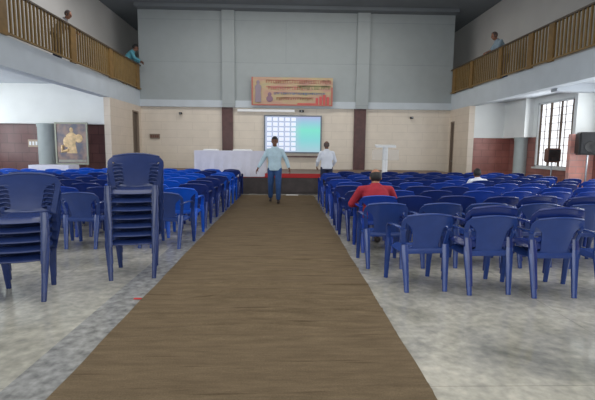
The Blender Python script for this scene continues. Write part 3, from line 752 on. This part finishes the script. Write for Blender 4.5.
def person(label, loc, rz, J, cols, shoes=True, hairstyle='full', sleeve='long', scale=1.0, group=None):
    """J: joints in local space, person faces +Y."""
    t = thing('person', label, 'person', loc, rz, group); t.scale = (scale,)*3
    V = {k: Vector(v) for k, v in J.items() if k != 'curl'}
    skin, shirt, trouser, hair, shoe = cols
    ch, pe, nk, hd = V['chest'], V['pelvis'], V['neck'], V['head']
    up = (nk-pe).normalized(); right = (V['shR']-V['shL']).normalized()
    fw = Vector(J.get('look', (0,1,0))).normalized()
    hup = Vector(J.get('hup', (0,0,1))); hr = fw.cross(hup).normalized(); hup = hr.cross(fw)
    hrot = Matrix((hr, fw, hup)).transposed()
    H = lambda x, y, z: hd+hr*x+fw*y+hup*z
    def torso(bm, e=0.0, low=True):
        waist = pe.lerp(ch, .45)
        secs = [(pe-up*.10, .13+e, .095+e), (pe, .165+e, .115+e), (waist, .145+e, .105+e), (ch, .17+e, .12+e), (ch.lerp(nk, .45), .15+e, .10+e), (ch.lerp(nk, .8), .085+e, .07+e), (nk+up*.0, .06+e*.6, .058+e*.6)]
        if not low: secs[0] = (pe-up*.09, .155+e, .118+e)
        loft(bm, secs, right, 20)
        for q in ('shL', 'shR'): limb(bm, [ch.lerp(nk, .62), V[q]-up*.02], [.055+e*.5, .048+e*.6])
    # body
    bm = NB(); torso(bm)
    limb(bm, [nk-up*.04, hd-hup*.06], [.058, .052])
    ellip(bm, H(0,-.01,.02), (.076,.094,.105), 20, 14, hrot); ellip(bm, H(0,.025,-.055), (.055,.062,.062), 16, 10, hrot)
    ellip(bm, H(0,.098,-.012), (.014,.018,.026), 10, 8, hrot); ellip(bm, H(0,.088,-.052), (.024,.012,.009), 10, 8, hrot); ellip(bm, H(0,.085,.028), (.05,.012,.010), 10, 8, hrot)
    for s in (-1, 1): ellip(bm, H(s*.078,-.01,0), (.012,.02,.032), 10, 8, hrot)
    for s, c in ((-1,'L'), (1,'R')):
        limb(bm, [V['sh'+c]-up*.02, V['el'+c], V['wr'+c]], [.046, .042, .028])
        d = V['wr'+c]-V['el'+c]; hd_dir = J.get('hdir'+c, d); pn = J.get('palm'+c, (-s,0,0) if abs(Vector(hd_dir).normalized().x) < .8 else (0,0,-1))
        hand(bm, V['wr'+c], hd_dir, pn, s, J.get('curl', .45))
        limb(bm, [V['hip'+c], V['kn'+c], V['an'+c]], [.082, .058, .042])
        ft = Vector(J.get('foot'+c, (0,1,0))).normalized(); a = V['an'+c]
        limb(bm, [a-ft*.03-Vector((0,0,.04)), a+ft*.13-Vector((0,0,.055))], [.038, .028])
    remesh('body', bm, skin, .0085, t, 3)
    # shirt
    bm = NB(); torso(bm, .02, False)
    for s, c in ((-1,'L'), (1,'R')):
        el, wr = V['el'+c], V['wr'+c]
        if sleeve == 'long': limb(bm, [V['sh'+c]-up*.02, el, el.lerp(wr, .86)], [.062, .056, .044])
        elif sleeve == 'half': limb(bm, [V['sh'+c], V['sh'+c].lerp(el, .9)], [.070, .066])
    sh = remesh('shirt', bm, shirt, .013, t, 3)
    bm = NB(); loft(bm, [(nk-up*.03, .075, .072), (nk+up*.015, .066, .064)], right); remesh('collar', bm, shirt, .01, sh, 1)
    # trousers
    bm = NB(); loft(bm, [(pe-up*.12, .15, .115), (pe-up*.02, .18, .13), (pe+up*.05, .165, .122)], right, 20)
    for c in 'LR': limb(bm, [V['hip'+c], V['kn'+c], V['kn'+c].lerp(V['an'+c], .9)], [.100, .074, .062])
    remesh('trousers', bm, trouser, .013, t, 3)
    for c in 'LR':
        bm = NB(); a = V['an'+c]; ft = Vector(J.get('foot'+c, (0,1,0))).normalized()
        limb(bm, [a-ft*.035-Vector((0,0,.04)), a+ft*.06-Vector((0,0,.045)), a+ft*.16-Vector((0,0,.058))], [.046, .042, .034])
        remesh('shoe', bm, shoe, .01, t, 3)
    # hair
    bm = NB(); ellip(bm, H(0,-.016,.030), (.085,.101,.108), 32, 24, hrot)
    inv = hrot.transposed(); dele = []
    for v in bm.verts:
        l = inv @ (v.co-hd)
        if hairstyle == 'full': k = l.z < .055-.75*max(0, -l.y) - (.0 if l.y > .05 else .02) and not (l.y < .0 and l.z > -.05)
        elif hairstyle == 'ring': k = not (l.y < .03 and -.065 < l.z < .065)
        elif hairstyle == 'thin': k = not (l.y < .05 and -.05 < l.z) 
        if k: dele.append(v)
    bmesh.ops.delete(bm, geom=dele, context='VERTS')
    bmesh.ops.solidify(bm, geom=bm.faces[:], thickness=.012)
    obj('hair', bm, hair, t, True)
    for s in (-1, 1):
        bm = NB(); ellip(bm, H(s*.032,.082,.006), (.011,.008,.008), 10, 8, hrot); obj('eye', bm, mat('dark_eye', srgb(30,24,22), .2), t, True)
    return t
brown = SK('brown_skin', srgb(112,74,56)); tan = SK('tan_skin', srgb(150,104,80))
lightblue = mat('pale_blue_cotton', srgb(176,200,212), .85, noise=.08, nscale=14, bump=.15, bscale=30)
whitec = mat('white_cotton', srgb(226,230,240), .85, noise=.03, nscale=10, bump=.15, bscale=30)
redc = mat('red_cotton', srgb(142,24,42), .85, noise=.12, nscale=12, bump=.15, bscale=30)
teal = mat('teal_cotton', srgb(84,148,164), .85, noise=.08)
khaki = mat('khaki_cotton', srgb(150,116,56), .85, noise=.1)
jeans = mat('blue_denim', srgb(42,74,122), .85, noise=.2, nscale=10)
darkt = mat('dark_navy_trouser_cloth', srgb(36,42,70), .85)
hairb = mat('black_hair', srgb(22,20,22), .6); hairg = mat('grey_brown_hair', srgb(92,78,74), .7)
shoeb = mat('dark_leather', srgb(50,42,40), .4)
# walking man in the aisle
person('man in light blue shirt and jeans walking down the brown matting', (-.27, 11.14, .012), radians(180), dict(
    pelvis=(0,0,.93), chest=(0,.01,1.22), neck=(0,.015,1.44), head=(0,.04,1.575),
    shL=(-.175,0,1.36), shR=(.175,0,1.36), elL=(-.30,-.04,1.11), elR=(.30,0,1.11), wrL=(-.37,.05,.90), wrR=(.42,.06,.90),
    hipL=(-.09,0,.88), hipR=(.09,0,.88), knL=(-.10,.12,.49), knR=(.10,-.02,.48), anL=(-.10,.10,.09), anR=(.11,-.14,.12)),
    (brown, lightblue, jeans, hairb, shoeb), hairstyle='full')
# man in white seen from behind
person('man in white shirt standing with his back turned before the stage', (1.22, 12.65, 0), radians(8), dict(
    pelvis=(0,0,.93), chest=(0,.01,1.2), neck=(0,.03,1.42), head=(.0,.07,1.54), look=(.15,1,-.25),
    shL=(-.175,0,1.34), shR=(.175,0,1.34), elL=(-.26,.05,1.08), elR=(.27,.05,1.08), wrL=(-.25,.22,.92), wrR=(.24,.24,.93),
    hipL=(-.09,0,.88), hipR=(.09,0,.88), knL=(-.11,.03,.48), knR=(.11,.03,.48), anL=(-.12,-.02,.09), anR=(.12,-.02,.09)),
    (brown, whitec, darkt, hairg, shoeb), hairstyle='ring', scale=.985)
# seated man in red
rx_, ry_ = occupied['red']
person('man in red shirt sitting on the aisle seat of the third row', (rx_, ry_, 0), radians(2), dict(
    pelvis=(0,-.04,.535), chest=(0,-.05,.75), neck=(0,.01,.925), head=(0.02,.08,1.005), look=(.05,1,-.35),
    shL=(-.205,-.01,.86), shR=(.205,-.01,.86), elL=(-.32,.04,.64), elR=(.32,.04,.64), wrL=(-.20,.28,.60), wrR=(.20,.28,.60), hdirL=(.5,.8,-.1), hdirR=(-.5,.8,-.1), palmL=(0,0,-1), palmR=(0,0,-1),
    hipL=(-.10,.02,.52), hipR=(.10,.02,.52), knL=(-.14,.42,.52), knR=(.14,.42,.52), anL=(-.18,.40,.09), anR=(.16,.42,.09)),
    (tan, redc, darkt, hairb, shoeb), hairstyle='ring')
# person in pale clothes seated far right
cx_, cy_ = occupied['child']
person('small dark haired person in white sitting among chairs at the right', (cx_, cy_, 0), radians(0), dict(
    pelvis=(0,-.04,.56), chest=(0,-.05,.74), neck=(0,.0,.90), head=(0,.04,.985), look=(.1,1,-.2),
    shL=(-.17,-.02,.84), shR=(.17,-.02,.84), elL=(-.24,.04,.64), elR=(.24,.04,.64), wrL=(-.14,.24,.60), wrR=(.14,.24,.60), palmL=(0,0,-1), palmR=(0,0,-1),
    hipL=(-.09,.02,.52), hipR=(.09,.02,.52), knL=(-.12,.38,.52), knR=(.12,.38,.52), anL=(-.12,.38,.09), anR=(.12,.38,.09)),
    (brown, whitec, darkt, hairb, shoeb), hairstyle='full', scale=.92)
# people on the galleries
lean = lambda: dict(pelvis=(0,-.12,.93), chest=(0,.08,1.18), neck=(0,.19,1.36), head=(0,.27,1.47), look=(0,1,-.35),
    shL=(-.19,.14,1.29), shR=(.19,.14,1.29), elL=(-.25,.24,1.06), elR=(.25,.24,1.06), wrL=(-.14,.42,1.0), wrR=(.14,.42,1.0), hdirL=(.4,.9,-.35), hdirR=(-.4,.9,-.35), palmL=(0,0,-1), palmR=(0,0,-1), curl=.7,
    hipL=(-.09,-.12,.88), hipR=(.09,-.12,.88), knL=(-.11,-.06,.48), knR=(.11,-.08,.48), anL=(-.12,-.14,.09), anR=(.12,-.16,.09))
person('person in teal shirt leaning over the left gallery railing by the corner', (XL-.22, 16.42, ZF-.01), radians(-72), lean(), (brown, teal, khaki, hairb, shoeb))
person('person in white shirt standing behind the left gallery railing', (XL-.42, 12.0, ZF-.01), radians(-90), lean(), (tan, mat('pale_grey_cotton', srgb(170,168,170), .85), darkt, hairg, shoeb), hairstyle='thin', scale=.88)
person('person in pale blue leaning on the right gallery railing', (XR+.42, 14.0, ZF-.01), radians(90), lean(), (tan, mat('dusty_blue_cotton', srgb(140,158,172), .85), jeans, hairg, shoeb), hairstyle='thin')

# ------------------------------------------------------------------ light
def area(name, loc, rot, sx, sy, power, col=(1,1,1)):
    l = bpy.data.lights.new(name, 'AREA'); l.shape = 'RECTANGLE'; l.size = sx; l.size_y = sy; l.energy = power; l.color = col
    o = bpy.data.objects.new(name, l); COL.objects.link(o); o.location = loc; o.rotation_euler = rot; return o
area('rear_doorway_daylight', (0, Y0+.1, 1.7), (radians(90), 0, 0), 9.5, 2.7, 240, (.95,.98,1))
area('left_windows_daylight', (OL+.05, 6, 1.95), (0, radians(-90), 0), 1.8, 15, 330, (.92,.97,1))
area('right_windows_daylight', (OR-.05, 5.5, 1.9), (0, radians(90), 0), 1.7, 10, 260, (.92,.97,1))
area('window_daylight', (OR-.12, 12.8, 1.95), (0, radians(90), 0), 1.8, 1.5, 40, (.92,.97,1))
area('overhead_fill', (.5, 4.5, 4.9), (0, 0, 0), 9, 6, 330, (1,.99,.96))  # added fill, no fixture: lifts the chairs and floor from above the view
area('floor_glare_fill', (-4.4, 12.6, 6.5), (0, 0, 0), .7, .7, 70, (1,1,1))  # unseen light added to put a glare on the polished floor
area('stage_end_fill', (.5, 14.2, 6.4), (radians(10), 0, 0), 8, 1, 150, (1,.97,.92))  # added fill above the stage, brightens the tiled back wall and far chairs
wd = bpy.data.worlds.new('daylight'); scene.world = wd; wd.use_nodes = True
wd.node_tree.nodes['Background'].inputs[0].default_value = (.85,.93,1,1); wd.node_tree.nodes['Background'].inputs[1].default_value = 1.2

# ------------------------------------------------------------------ camera
cam = bpy.data.cameras.new('camera'); co = bpy.data.objects.new('camera', cam); COL.objects.link(co); scene.camera = co
def cam_basis():
    def tr(v):
        x, y, z = v
        c, s = cos(YAW), sin(YAW); x, y = c*x-s*y, s*x+c*y
        c, s = cos(PIT), sin(PIT); y, z = c*y-s*z, s*y+c*z
        c, s = cos(ROL), sin(ROL); return (c*x+s*z, -s*x+c*z, -y)   # right, up, back
    cols = [tr(v) for v in ((1,0,0),(0,1,0),(0,0,1))]
    return Matrix(cols)       # rows are world axes expressed in camera space => cam->world
co.matrix_world = Matrix.Translation((0,0,CH)) @ cam_basis().to_4x4()
cam.sensor_fit = 'HORIZONTAL'; cam.sensor_width = 36; cam.lens = F_/595*36; cam.clip_start = .05
scene.view_settings.view_transform = 'Standard'
scene.view_settings.look = 'None'
